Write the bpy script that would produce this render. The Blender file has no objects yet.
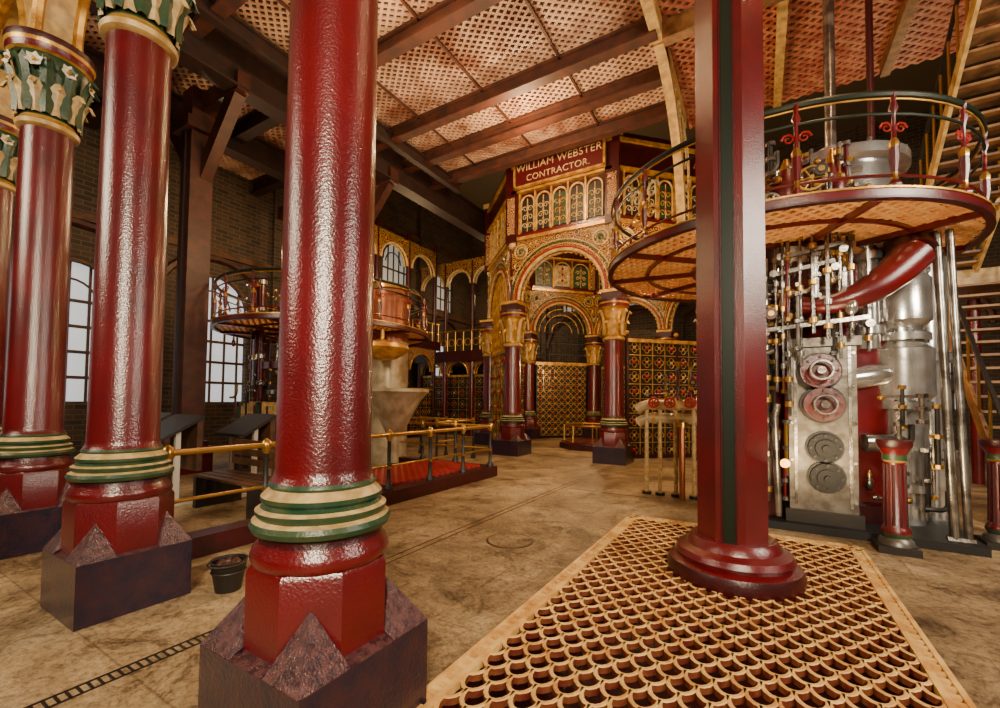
import bpy, math, random
from mathutils import Vector, Matrix
random.seed(4)
S=1.5
sc=bpy.context.scene
pi=math.pi
# ---------------------------------------------------------------- materials
MATS={}
def mk(name,col,rough=.4,metal=0.,bump=None,var=None,coat=0.,emit=None):
    m=bpy.data.materials.new(name); m.use_nodes=True
    nt=m.node_tree; b=nt.nodes['Principled BSDF']
    b.inputs['Base Color'].default_value=(*col,1)
    b.inputs['Roughness'].default_value=rough
    b.inputs['Metallic'].default_value=metal
    if coat: b.inputs['Coat Weight'].default_value=coat; b.inputs['Coat Roughness'].default_value=.10
    tc=nt.nodes.new('ShaderNodeTexCoord')
    if var:
        n=nt.nodes.new('ShaderNodeTexNoise'); n.inputs['Scale'].default_value=var[0]; n.inputs['Detail'].default_value=6
        nt.links.new(tc.outputs['Object'],n.inputs['Vector'])
        r=nt.nodes.new('ShaderNodeValToRGB'); r.color_ramp.elements[0].position=.38; r.color_ramp.elements[1].position=.62
        r.color_ramp.elements[0].color=(*col,1); r.color_ramp.elements[1].color=(*var[1],1)
        nt.links.new(n.outputs['Fac'],r.inputs['Fac']); nt.links.new(r.outputs['Color'],b.inputs['Base Color'])
    if bump:
        n=nt.nodes.new('ShaderNodeTexNoise'); n.inputs['Scale'].default_value=bump[0]; n.inputs['Detail'].default_value=4
        nt.links.new(tc.outputs['Object'],n.inputs['Vector'])
        bp=nt.nodes.new('ShaderNodeBump'); bp.inputs['Strength'].default_value=bump[1]; bp.inputs['Distance'].default_value=.01
        nt.links.new(n.outputs['Fac'],bp.inputs['Height']); nt.links.new(bp.outputs['Normal'],b.inputs['Normal'])
        if coat: nt.links.new(bp.outputs['Normal'],b.inputs['Coat Normal'])
    if emit:
        b.inputs['Emission Color'].default_value=(*emit[0],1); b.inputs['Emission Strength'].default_value=emit[1]
    MATS[name]=m
    return m
mk('red',(.120,.0018,.0055),.30,bump=(80,.27),var=(2.2,(.075,.0014,.004)),coat=.6)
mk('red_trim',(.30,.010,.010),.35,bump=(40,.2))
mk('red_dark',(.050,.002,.004),.35,bump=(50,.3),var=(6,(.03,.002,.004)))
mk('plinth',(.014,.009,.024),.30,bump=(50,.5),var=(9,(.035,.012,.022)),coat=.5)
mk('broach',(.035,.010,.018),.30,bump=(90,1.0),var=(30,(.12,.045,.045)),coat=.5)
mk('green',(.012,.048,.022),.38,bump=(40,.3),var=(9,(.04,.065,.025)))
mk('green_dk',(.006,.014,.008),.35)
mk('cream',(.60,.39,.13),.42,bump=(40,.3),var=(8,(.36,.21,.065)))
mk('ivory',(.60,.43,.19),.42,bump=(40,.3),var=(14,(.36,.24,.09)))
mk('petal',(.75,.68,.52),.5)
mk('grate',(.84,.53,.17),.38,bump=(60,.5),var=(6,(.58,.28,.07)))
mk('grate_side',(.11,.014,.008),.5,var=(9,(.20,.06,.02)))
mk('lattice',(.20,.075,.042),.5,var=(1.4,(.56,.35,.24)))
mk('lattice_r',(.70,.30,.10),.45,var=(4,(.80,.45,.17)))
mk('lattice_red',(.34,.075,.045),.45,var=(4,(.55,.22,.12)))
mk('gold',(.76,.42,.075),.33,metal=.5,bump=(40,.3),var=(6,(.40,.18,.03)))
mk('brass',(.55,.32,.08),.28,metal=.9)
mk('steel',(.42,.40,.37),.25,metal=.9,bump=(25,.2),var=(6,(.14,.12,.10)))
mk('polished_steel',(.70,.69,.67),.20,metal=.85,bump=(14,.12),var=(5,(.48,.46,.44)))
mk('plate',(.17,.155,.135),.36,metal=.5,bump=(25,.3),var=(7,(.085,.07,.055)))
mk('iron',(.016,.012,.010),.45,bump=(40,.3))
mk('black',(.006,.005,.005),.6)
mk('beam',(.028,.008,.005),.6,bump=(25,.3),var=(4,(.015,.006,.004)))
mk('beam_red',(.080,.020,.009),.65,bump=(25,.3),var=(4,(.04,.012,.007)))
mk('timber',(.075,.018,.010),.5,bump=(20,.4),var=(5,(.04,.012,.008)))
mk('wood',(.12,.048,.018),.5,bump=(20,.3),var=(5,(.06,.025,.010)))
mk('tread',(.28,.14,.05),.5,bump=(20,.3),var=(5,(.13,.055,.02)))
mk('pit',(.06,.004,.004),.6,var=(6,(.025,.003,.003)))
mk('sign',(.075,.003,.006),.4)
mk('white',(.55,.50,.42),.5)
mk('funnel',(.58,.47,.30),.35,metal=.3,var=(4,(.36,.26,.14)))
mk('copper',(.28,.085,.035),.35,metal=.4)
mk('bulb',(1,.9,.6),.4,emit=((1,.75,.35),14))
def floor_mat():
    m=bpy.data.materials.new('stone_floor'); m.use_nodes=True; nt=m.node_tree; b=nt.nodes['Principled BSDF']
    tc=nt.nodes.new('ShaderNodeTexCoord')
    def noise(sc_,det,rough=.6,dist=0):
        n=nt.nodes.new('ShaderNodeTexNoise'); n.inputs['Scale'].default_value=sc_; n.inputs['Detail'].default_value=det; n.inputs['Roughness'].default_value=rough; n.inputs['Distortion'].default_value=dist
        nt.links.new(tc.outputs['Object'],n.inputs['Vector']); return n
    def ramp(src,*st):
        r=nt.nodes.new('ShaderNodeValToRGB'); e=r.color_ramp.elements
        e[0].position=st[0][0]; e[0].color=(*st[0][1],1); e[1].position=st[-1][0]; e[1].color=(*st[-1][1],1)
        for p,c in st[1:-1]:
            x=e.new(p); x.color=(*c,1)
        nt.links.new(src,r.inputs['Fac']); return r
    def mul(a,c,f=1):
        mx=nt.nodes.new('ShaderNodeMixRGB'); mx.blend_type='MULTIPLY'; mx.inputs['Fac'].default_value=f
        nt.links.new(a,mx.inputs['Color1']); nt.links.new(c,mx.inputs['Color2']); return mx.outputs['Color']
    n1=noise(.5,12,.75,.6); n2=noise(24,9,.75); n3=noise(1.9,12,.85,.8); n4=noise(5.5,10,.8,1.5)
    r=ramp(n1.outputs['Fac'],(.36,(.13,.080,.038)),(.45,(.29,.195,.10)),(.52,(.40,.285,.15)),(.62,(.60,.46,.28)))
    r2=ramp(n2.outputs['Fac'],(.38,(.42,.37,.33)),(.52,(1,1,1)))
    r3=ramp(n3.outputs['Fac'],(.40,(.34,.28,.23)),(.47,(.88,.85,.80)),(.60,(1.15,1.12,1.06)))
    r4=ramp(n4.outputs['Fac'],(.40,(.60,.55,.50)),(.48,(1,1,1)))
    br=nt.nodes.new('ShaderNodeTexBrick'); br.inputs['Scale'].default_value=1; br.inputs['Brick Width'].default_value=3.1; br.inputs['Row Height'].default_value=1.35
    br.inputs['Mortar Size'].default_value=.007; br.inputs['Color1'].default_value=(1,1,1,1); br.inputs['Color2'].default_value=(.80,.79,.78,1); br.inputs['Mortar'].default_value=(.4,.33,.28,1)
    mp=nt.nodes.new('ShaderNodeMapping'); mp.inputs['Location'].default_value=(.4,.3,0); nt.links.new(tc.outputs['Object'],mp.inputs[0]); nt.links.new(mp.outputs[0],br.inputs['Vector'])
    c=mul(mul(mul(mul(r.outputs['Color'],r2.outputs['Color'],.8),r3.outputs['Color']),r4.outputs['Color']),br.outputs['Color'],.6)
    nt.links.new(c,b.inputs['Base Color'])
    rr=ramp(n3.outputs['Fac'],(.38,(.30,.30,.30)),(.55,(.6,.6,.6))); nt.links.new(rr.outputs['Color'],b.inputs['Roughness'])
    bp=nt.nodes.new('ShaderNodeBump'); bp.inputs['Strength'].default_value=.7; bp.inputs['Distance'].default_value=.02
    nt.links.new(n2.outputs['Fac'],bp.inputs['Height']); nt.links.new(bp.outputs['Normal'],b.inputs['Normal'])
    MATS['floor']=m
floor_mat()
def brick_mat():
    m=bpy.data.materials.new('old_brick'); m.use_nodes=True; nt=m.node_tree; b=nt.nodes['Principled BSDF']
    tc=nt.nodes.new('ShaderNodeTexCoord'); sp=nt.nodes.new('ShaderNodeSeparateXYZ'); nt.links.new(tc.outputs['Object'],sp.inputs[0])
    ad=nt.nodes.new('ShaderNodeMath'); ad.operation='ADD'; nt.links.new(sp.outputs[0],ad.inputs[0]); nt.links.new(sp.outputs[1],ad.inputs[1])
    cb=nt.nodes.new('ShaderNodeCombineXYZ'); nt.links.new(ad.outputs[0],cb.inputs[0]); nt.links.new(sp.outputs[2],cb.inputs[1])
    br=nt.nodes.new('ShaderNodeTexBrick'); br.inputs['Scale'].default_value=1; br.inputs['Brick Width'].default_value=.34; br.inputs['Row Height'].default_value=.12; br.inputs['Mortar Size'].default_value=.010
    br.inputs['Color1'].default_value=(.07,.038,.020,1); br.inputs['Color2'].default_value=(.028,.018,.011,1); br.inputs['Mortar'].default_value=(.11,.08,.05,1)
    nt.links.new(cb.outputs[0],br.inputs['Vector']); nt.links.new(br.outputs['Color'],b.inputs['Base Color']); b.inputs['Roughness'].default_value=.7
    MATS['brick']=m
brick_mat()
def filigree(name,dark,gold,scale,freq=26):
    m=bpy.data.materials.new(name); m.use_nodes=True; nt=m.node_tree; b=nt.nodes['Principled BSDF']
    tc=nt.nodes.new('ShaderNodeTexCoord')
    w=nt.nodes.new('ShaderNodeTexVoronoi'); w.inputs['Scale'].default_value=scale
    nt.links.new(tc.outputs['Object'],w.inputs['Vector'])
    s=nt.nodes.new('ShaderNodeMath'); s.operation='SINE'; mu=nt.nodes.new('ShaderNodeMath'); mu.operation='MULTIPLY'; mu.inputs[1].default_value=freq
    nt.links.new(w.outputs['Distance'],mu.inputs[0]); nt.links.new(mu.outputs[0],s.inputs[0])
    r=nt.nodes.new('ShaderNodeValToRGB'); r.color_ramp.elements[0].position=.45; r.color_ramp.elements[1].position=.7
    r.color_ramp.elements[0].color=(*dark,1); r.color_ramp.elements[1].color=(*gold,1)
    nt.links.new(s.outputs[0],r.inputs['Fac']); nt.links.new(r.outputs['Color'],b.inputs['Base Color']); b.inputs['Roughness'].default_value=.4
    MATS[name]=m
filigree('filigree',(.045,.009,.005),(.60,.31,.06),6.5)
filigree('filigree_green',(.010,.050,.038),(.55,.40,.15),7)
filigree('filigree_red',(.11,.006,.008),(.60,.40,.14),7)

# ---------------------------------------------------------------- mesh builder
class MB:
    def __init__(s,name): s.n=name; s.v=[]; s.f=[]; s.m=[]; s.mats=[]
    def mi(s,m):
        if m not in s.mats: s.mats.append(m)
        return s.mats.index(m)
    def add(s,vs,fs,m):
        o=len(s.v); s.v.extend([tuple(x) for x in vs]); k=s.mi(m)
        for f in fs: s.f.append([i+o for i in f]); s.m.append(k)
    def box(s,x0,x1,y0,y1,z0,z1,m):
        s.add([(x0,y0,z0),(x1,y0,z0),(x1,y1,z0),(x0,y1,z0),(x0,y0,z1),(x1,y0,z1),(x1,y1,z1),(x0,y1,z1)],
              [(0,3,2,1),(4,5,6,7),(0,1,5,4),(1,2,6,5),(2,3,7,6),(3,0,4,7)],m)
    def beam(s,p,q,w,h,m,up=(0,0,1)):
        p=Vector(p);q=Vector(q);d=(q-p).normalized(); u=Vector(up)
        if abs(d.dot(u))>.98: u=Vector((1,0,0))
        a=d.cross(u).normalized(); c=a.cross(d).normalized()
        vs=[]
        for e in (p,q):
            for i,j in ((-1,-1),(1,-1),(1,1),(-1,1)): vs.append(e+a*i*w/2+c*j*h/2)
        s.add(vs,[(0,3,2,1),(4,5,6,7),(0,1,5,4),(1,2,6,5),(2,3,7,6),(3,0,4,7)],m)
    def tube(s,pts,r,m,n=8,closed=False,cap=True):
        pts=[Vector(p) for p in pts]; N=len(pts); vs=[]; last=None
        rs=r if isinstance(r,(list,tuple)) else [r]*N
        for i,p in enumerate(pts):
            if closed: d=(pts[(i+1)%N]-pts[i-1])
            else: d=(pts[min(i+1,N-1)]-pts[max(i-1,0)])
            d.normalize()
            if last is None:
                u=Vector((0,0,1)) if abs(d.z)<.9 else Vector((1,0,0)); a=d.cross(u).normalized()
            else:
                a=(last-d*last.dot(d)).normalized()
            last=a; c=d.cross(a)
            for k in range(n):
                t=2*pi*k/n; vs.append(p+(a*math.cos(t)+c*math.sin(t))*rs[i])
        fs=[]
        for i in range(N if closed else N-1):
            j=(i+1)%N
            for k in range(n): fs.append((i*n+k,i*n+(k+1)%n,j*n+(k+1)%n,j*n+k))
        if cap and not closed: fs.append(tuple(range(n))[::-1]); fs.append(tuple((N-1)*n+k for k in range(n)))
        s.add(vs,fs,m)
    def cyl(s,p,q,r,m,n=16,r2=None): s.tube([p,q],[r,r if r2 is None else r2],m,n)
    def lathe(s,cx,cy,prof,m,n=28,ph=0.):
        cur=m
        for i in range(len(prof)-1):
            if len(prof[i])>2: cur=prof[i][2]
            r0,z0=prof[i][:2]; r1,z1=prof[i+1][:2]
            vs=[(cx+r0*math.cos(ph+2*pi*k/n),cy+r0*math.sin(ph+2*pi*k/n),z0) for k in range(n)]+[(cx+r1*math.cos(ph+2*pi*k/n),cy+r1*math.sin(ph+2*pi*k/n),z1) for k in range(n)]
            s.add(vs,[(k,(k+1)%n,n+(k+1)%n,n+k) for k in range(n)],cur)
        r1,z1=prof[-1][:2]
        if r1>1e-4: s.add([(cx+r1*math.cos(ph+2*pi*k/n),cy+r1*math.sin(ph+2*pi*k/n),z1) for k in range(n)],[tuple(range(n))],cur)
        r1,z1=prof[0][:2]
        if r1>1e-4: s.add([(cx+r1*math.cos(ph+2*pi*k/n),cy+r1*math.sin(ph+2*pi*k/n),z1) for k in range(n)],[tuple(range(n))[::-1]],prof[0][2] if len(prof[0])>2 else m)
    def ball(s,c,r,m,n=10,sz=1.):
        pr=[(max(r*math.sin(pi*i/6),0.00001),c[2]-r*sz*math.cos(pi*i/6)) for i in range(7)]
        s.lathe(c[0],c[1],pr,m,n)
    def ring(s,c,R,r,m,ax='z',n=24,k=6,a0=0,a1=2*pi,d=None):
        pts=[]; full=abs(a1-a0-2*pi)<1e-5
        N=n if full else n+1
        for i in range(N):
            t=a0+(a1-a0)*i/n; x=R*math.cos(t); y=R*math.sin(t)
            if ax=='z': pts.append((c[0]+x,c[1]+y,c[2]))
            else: pts.append((c[0]+x*d[0],c[1]+x*d[1],c[2]+y))
        s.tube(pts,r,m,k,closed=full)
    def scroll(s,c,R,r,m,d,turns=1.4,flip=1,n=18):
        pts=[]
        for i in range(n+1):
            t=i/n; a=2*pi*turns*t; q=R*(1-.8*t)
            pts.append((c[0]+flip*q*math.cos(a)*d[0],c[1]+flip*q*math.cos(a)*d[1],c[2]+q*math.sin(a)))
        s.tube(pts,[r*(1-.5*i/n) for i in range(n+1)],m,4)
    def done(s,smooth=True,ang=38,parent=None):
        me=bpy.data.meshes.new(s.n); me.from_pydata([(x*S,y*S,z*S) for x,y,z in s.v],[],s.f)
        for k in s.mats: me.materials.append(MATS[k])
        me.polygons.foreach_set('material_index',s.m)
        me.validate(); me.update()
        import bmesh
        bm=bmesh.new(); bm.from_mesh(me); bmesh.ops.remove_doubles(bm,verts=bm.verts,dist=.0004); bm.to_mesh(me); bm.free()
        if smooth:
            me.shade_smooth(); me.set_sharp_from_angle(angle=math.radians(ang))
        o=bpy.data.objects.new(s.n,me); bpy.context.collection.objects.link(o)
        if parent: o.parent=parent
        return o
def empty(name):
    o=bpy.data.objects.new(name,None); bpy.context.collection.objects.link(o); return o

# ---------------------------------------------------------------- shared parts
def capital(b,cx,cy,z0,z1,r,rich=True):
    h=z1-z0
    bell='green' if rich else 'gold'; leaf2='green' if rich else 'cream'; leaf1='ivory' if rich else 'gold'
    b.lathe(cx,cy,[(r,z0-.06,'cream'),(r*1.18,z0-.045,'cream'),(r*1.22,z0-.02,'gold'),(r*1.12,z0),(r*1.02,z0+.02,bell),(r*1.1,z0+h*.4),(r*1.35,z0+h*.7),(r*1.5,z0+h*.78,'gold'),
        (r*1.62,z0+h*.80,'red'),(r*1.66,z0+h*.88,'gold'),(r*1.72,z0+h*.92,'red_dark'),(r*1.72,z1)],'cream',28)
    nl=10 if rich else 7
    for tier in range(2):
        for i in range(nl):
            a=2*pi*(i+.5*tier)/nl; ca,sa=math.cos(a),math.sin(a); vs=[];N=7
            for j in range(N+1):
                t=j/N; zz=z0+.03+h*(.38+.3*tier)*min(t*1.15,1)-(h*.09 if t>.9 else 0)
                rr=r*(1.08+.10*tier)+r*(.55+.15*tier)*t**2.4
                w=r*.30*math.sin(pi*(.22+.68*t))*(1.1 if tier==0 else 1)*(1.12 if j%2 else .86)
                for sgn,off in ((-1,0),(0,.02),(1,0)):
                    R=rr+off*1; vs.append((cx+R*ca-sgn*w*sa,cy+R*sa+sgn*w*ca,zz))
            fs=[]
            for j in range(N):
                for k in range(2): o=j*3+k; fs.append((o,o+1,o+4,o+3))
            b.add(vs,fs,leaf1 if tier==0 else leaf2)
    if rich:
        for i in range(8):
            a=2*pi*(i+.25)/8; c=Vector((cx+r*1.60*math.cos(a),cy+r*1.60*math.sin(a),z0+h*.64))
            ta=Vector((-math.sin(a),math.cos(a),0)); ou=Vector((math.cos(a),math.sin(a),0))
            for k in range(6):
                t=2*pi*k/6+.3
                q=c+ta*.048*math.cos(t)+Vector((0,0,.048*math.sin(t)))+ou*.012
                e=c-ou*.015; sd=ou.cross((q-e).normalized()).normalized()*.02
                mid=e+(q-e)*.6
                b.add([e,mid+sd,q,mid-sd,mid+ou*.008],[(0,1,4),(1,2,4),(2,3,4),(3,0,4)],'petal')
            b.ball(tuple(c+ou*.006),.013,'gold',6)
def column(name,cx,cy,zn=2.85,zt=3.38,r=.142,hp=.232,rich=True,fl=.195):
    b=MB(name)
    q=hp
    b.box(cx-q,cx+q,cy-q,cy+q,0,.27,'plinth')
    ro=fl/.9239
    oc=[(cx+ro*math.cos(pi/8+k*pi/4),cy+ro*math.sin(pi/8+k*pi/4)) for k in range(8)]
    b.add([(cx-q,cy-q,.27),(cx+q,cy-q,.27),(cx+q,cy+q,.27),(cx-q,cy+q,.27),(cx-q*.8,cy-q*.8,.285),(cx+q*.8,cy-q*.8,.285),(cx+q*.8,cy+q*.8,.285),(cx-q*.8,cy+q*.8,.285)],
        [(0,1,5,4),(1,2,6,5),(2,3,7,6),(3,0,4,7)],'broach')
    for c,(sx,sy) in enumerate(((1,1),(-1,1),(-1,-1),(1,-1))):
        p0=oc[2*c]; p1=oc[2*c+1]
        mx=((p0[0]+p1[0])/2,(p0[1]+p1[1])/2)
        co=(cx+sx*q,cy+sy*q)
        if c%2==0: e0=(cx+sx*q,p0[1]) ; e1=(p1[0],cy+sy*q)
        else: e0=(p0[0],cy+sy*q); e1=(cx+sx*q,p1[1])
        b.add([(co[0],co[1],.272),(e0[0],e0[1],.272),(p0[0],p0[1],.29),(p1[0],p1[1],.29),(e1[0],e1[1],.272),(mx[0],mx[1],.425)],
              [(0,1,5),(1,2,5),(3,4,5),(4,0,5)],'broach')
    b.lathe(cx,cy,[(ro,.27,'red'),(ro,.50),(ro*.96,.515)],'red',8,pi/8)
    k=r/.145; u=.038
    b.lathe(cx,cy,[(.192*k,.510,'red'),(.203*k,.518),(.208*k,.535),(.203*k,.555),(.185*k,.58,'red_dark'),(.183*k,.565+u,'green'),(.205*k,.572+u),(.212*k,.588+u),(.205*k,.602+u,'ivory'),(.188*k,.61+u,'green'),(.197*k,.622+u),(.197*k,.632+u,'ivory'),(.182*k,.64+u,'green'),
        (.172*k,.65+u),(.182*k,.66+u),(.182*k,.672+u,'ivory'),(.168*k,.685+u),(.158*k,.695+u,'green'),(.163*k,.703+u),(.158*k,.714+u,'red'),(.150*k,.727+u),(r,.75+u),(r*.93,zn-.05)],'red',36)
    capital(b,cx,cy,zn,zt,r*.93,rich)
    return b
for x in (-1.195,-2.735,-4.20,-5.72,-7.2):
    b=column('cast_iron_column',x,.912,hp=.236 if x>-2 else .222); b.done()
def spandrel(b,p0,p1,zs,zt,R,th,m,trim='cream',tr=.03):
    p0=Vector(p0);p1=Vector(p1);L=(p1-p0).length;d=(p1-p0)/L;nrm=Vector((-d.y,d.x))
    xs=[0]+[L/2-R*math.cos(pi*i/16) for i in range(17)]+[L]
    vs=[]
    for x in xs:
        q=R*R-(x-L/2)**2; z=zs+math.sqrt(max(q,0))
        for sgn in (-1,1):
            for zz in (z,zt):
                p=p0+d*x+nrm*sgn*th/2; vs.append((p.x,p.y,zz))
    fs=[]
    for i in range(len(xs)-1):
        o=i*4;e=o+4; fs+=[(o,e,e+1,o+1),(o+2,o+3,e+3,e+2),(o,o+2,e+2,e),(o+1,e+1,e+3,o+3)]
    b.add(vs,fs,m)
    for sgn in (-1,1):
        pts=[]
        for i in range(21):
            t=pi*i/20; p=p0+d*(L/2-R*math.cos(t))+nrm*sgn*th/2; pts.append((p.x,p.y,zs+R*math.sin(t)))
        b.tube(pts,tr,trim,6)
    return d,nrm,L
b=MB('cream_arcade_arch')
for i,x in enumerate((-1.195,-2.735,-4.20,-5.72)):
    x1=(-2.735,-4.20,-5.72,-7.2)[i]
    spandrel(b,(x1,.912),(x,.912),3.40,4.35,.62,.2,'cream','gold',.03)
b.box(-7.4,-1.0,.80,1.03,4.35,4.5,'red_dark')
b.done()

# ---------------------------------------------------------------- room shell
gx0,gx1,gy0,gy1=-1.0,.60,.35,3.93
X0,X1,Y0,Y1=-9.3,4.5,-3.,13.3
T=-.35
b=MB('floor')
b.box(X0,gx0,Y0,Y1,T,0,'floor'); b.box(gx1,X1,Y0,Y1,T,0,'floor'); b.box(gx0,gx1,Y0,gy0,T,0,'floor'); b.box(gx0,gx1,gy1,Y1,T,0,'floor')
b.box(gx0,gx1,gy0,gy1,T-.05,T+.02,'pit')
for (a0,a1,c0,c1) in ((gx0,gx0+.01,gy0,gy1),(gx1-.01,gx1,gy0,gy1),(gx0,gx1,gy0,gy0+.01),(gx0,gx1,gy1-.01,gy1)): b.box(a0,a1,c0,c1,T,-.02,'pit')
b.done(smooth=False)
b=MB('floor_drain_channel')
for x in (-2.03,-1.97): b.box(x-.004,x+.004,-1,1.4,0.0,.003,'iron')
for x in (-2.03,-1.97): b.box(x-.005,x+.005,1.4,6.9,0,.002,'wood')
y=-1
while y<1.4:
    b.box(-2.03,-1.97,y,y+.008,0.0,.003,'iron'); y+=.028
b.box(-1.97,-1.0,4.75,4.757,0,.003,'wood')
b.done(smooth=False)
b=MB('floor_hatch_recess'); b.box(-3.95,-3.5,.98,1.3,0,.006,'black'); b.box(-3.97,-3.48,.96,.98,0,.02,'red_dark'); b.box(-3.97,-3.48,1.3,1.32,0,.02,'red_dark'); b.done(smooth=False)
b=MB('floor_manhole_cover'); b.lathe(-1.55,2.75,[(.17,.0,'wood'),(.17,.004),(.155,.006,'floor'),(.155,.006)],'wood',32); b.done(smooth=False)
b=MB('fish_scale_floor_grating')
bd=.075; ix0,ix1,iy0,iy1=gx0+bd,gx1-bd,gy0+bd,gy1-bd
nc=15; w=(ix1-ix0)/nc; rp=w*.76; nr=int((iy1-iy0)/rp)+1; rp=(iy1-iy0)/(nr)
hw=.0086; zt=.010; zb=-.016
for r_ in range(nr+1):
    yb=iy0+r_*rp
    for c in range(nc+1):
        cx=ix0+(c+.5)*w if r_%2==0 else ix0+c*w
        N=8; pts=[]
        for i in range(N+1):
            t=pi*i/N
            pts.append((cx-w/2*math.cos(t),yb+rp*.5-rp*1.0*math.sin(t),math.cos(t)/(w/2),math.sin(t)/rp))
        pts=[p for p in pts if ix0-.004<=p[0]<=ix1+.004]
        if len(pts)<2: continue
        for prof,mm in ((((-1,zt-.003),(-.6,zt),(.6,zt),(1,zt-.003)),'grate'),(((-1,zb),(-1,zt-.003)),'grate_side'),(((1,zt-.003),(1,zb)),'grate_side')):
            vs=[]; K=len(prof)
            for (x,y,nx,ny) in pts:
                l=math.hypot(nx,ny); nx/=l; ny/=l
                y=min(max(y,iy0-.01),iy1+.01)
                for (o_,z) in prof: vs.append((x-nx*o_*hw,y-ny*o_*hw,z))
            fs=[]
            for i in range(len(pts)-1):
                for k in range(K-1): fs.append((i*K+k,(i+1)*K+k,(i+1)*K+k+1,i*K+k+1))
            b.add(vs,fs,mm)
for (a0,a1,c0,c1) in ((gx0,gx1,gy0,gy0+.02),(gx0,gx1,gy1-.02,gy1),(gx0,gx0+.02,gy0,gy1),(gx1-.02,gx1,gy0,gy1),
                      (gx0,gx1,iy0-.02,iy0+.005),(gx0,gx1,iy1-.005,iy1+.02),(ix0-.02,ix0+.005,gy0,gy1),(ix1-.005,ix1+.02,gy0,gy1)):
    b.box(a0,a1,c0,c1,zb,zt+.003,'grate')
y=gy0
while y<gy1:
    b.box(gx0+.02,ix0-.02,y,y+.022,zb,zt,'grate'); b.box(ix1+.02,gx1-.02,y,y+.022,zb,zt,'grate'); y+=.05
x=gx0
while x<gx1:
    b.box(x,x+.022,gy0+.02,iy0-.02,zb,zt,'grate'); b.box(x,x+.022,iy1+.02,gy1-.02,zb,zt,'grate'); x+=.05
b.done(smooth=False)

def wall_open(name,axis,const,th,a0,a1,H,ops,m='brick',trim='cream'):
    b=MB(name)
    def P(a,t): return (const+t,a) if axis=='y' else (a,const+t)
    def bx(s0,s1,z0,z1,m=m,t2=th):
        if axis=='y': b.box(const-t2/2,const+t2/2,s0,s1,z0,z1,m)
        else: b.box(s0,s1,const-t2/2,const+t2/2,z0,z1,m)
    cents=sorted(set(o[0] for o in ops)); prev=a0
    for c in cents:
        col=sorted([o for o in ops if o[0]==c],key=lambda o:o[2]); hw=col[0][1]
        bx(prev,c-hw,0,H); z=0
        for i,o in enumerate(col):
            bx(c-hw,c+hw,z,o[2]); top=col[i+1][2] if i+1<len(col) else H
            top2=o[3]+hw+.12 if i+1<len(col) else H
            spandrel(b,P(c-hw,0),P(c+hw,0),o[3],min(top2,top),hw-.001,th,m,'wood',.045)
            z=min(top2,top)
        prev=c+hw
    bx(prev,a1,0,H)
    for z in (3.75,5.9): bx(a0,a1,z,z+.12,'wood',th+.14)
    for i in range(len(cents)-1):
        c=(cents[i]+cents[i+1])/2; bx(c-.18,c+.18,0,H,m,th+.2)
    for c in cents:
        pts=[(*P(c-1.0*math.cos(pi*k/14),.16 if axis=='y' else -.16),2.75+.95*math.sin(pi*k/14)) for k in range(15)]
        b.tube(pts,.07,'timber',6)
    b.done(smooth=False)
RH=7.6
opsL=[(-.3,.62,1.0,2.5),(2.3,.62,.9,2.5),(4.35,.62,.9,2.75),(6.9,.6,.9,2.3),(9.2,.55,.9,2.3),(11.4,.55,.9,2.3),(6.9,.6,4.0,5.0),(9.2,.55,4.0,5.0),(11.4,.55,4.0,5.0)]
wall_open('wall_left','y',-9.2,.25,Y0,Y1,RH,opsL)
opsB=[(-7.4,.5,3.9,4.9),(-5.0,.5,3.9,4.9),(-3.0,.5,3.9,4.9),(-1.0,.5,3.9,4.9),(1.2,.5,3.9,4.9),(3.2,.5,.9,2.2)]
wall_open('wall_back','x',13.2,.25,X0,X1,RH,opsB)
b=MB('wall_right'); b.box(X1,X1+.2,Y0,Y1,0,RH,'brick'); b.done(smooth=False)
b=MB('wall_front'); b.box(X0,X1,Y0-.2,Y0,0,RH,'brick'); b.done(smooth=False)
b=MB('ceiling'); b.box(X0,X1,Y0,Y1,RH,RH+.1,'brick'); b.done(smooth=False)
MATS['glass']=mk('frosted_glass',(.55,.58,.58),.6,emit=((.74,.78,.80),.85),var=(3,(.40,.42,.42)))
MATS['glass2']=mk('frosted_glass_dim',(.45,.46,.44),.6,emit=((.80,.78,.66),.3))
wi=1
def window(axis,const,c,hw,sill,spring):
    global wi
    b=MB('window_%d'%wi); wi+=1
    def P(a,z,t=0): return (const+t,a,z) if axis=='y' else (a,const+t,z)
    vs=[P(c-hw,sill),P(c+hw,sill)]+[P(c+hw*math.cos(pi*i/12),spring+hw*math.sin(pi*i/12)) for i in range(13)]
    b.add(vs,[tuple(range(len(vs)))],'glass' if sill<2 else 'glass2')
    for k in range(-2,3):
        x=c+k*hw*.4; zt_=spring+math.sqrt(max(hw*hw-(x-c)**2,0))
        b.beam(P(x,sill),P(x,zt_),.035,.05,'wood')
    z=sill
    while z<=spring+.01: b.beam(P(c-hw,z),P(c+hw,z),.035,.05,'wood'); z+=.4
    b.ring(P(c,spring),hw*.55,.02,'wood','v',12,5,a0=0,a1=pi,d=(0,1) if axis=='y' else (1,0))
    b.done(smooth=False)
for o in opsL: window('y',-9.2,*o)
for o in opsB: window('x',13.2,*o)

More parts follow.
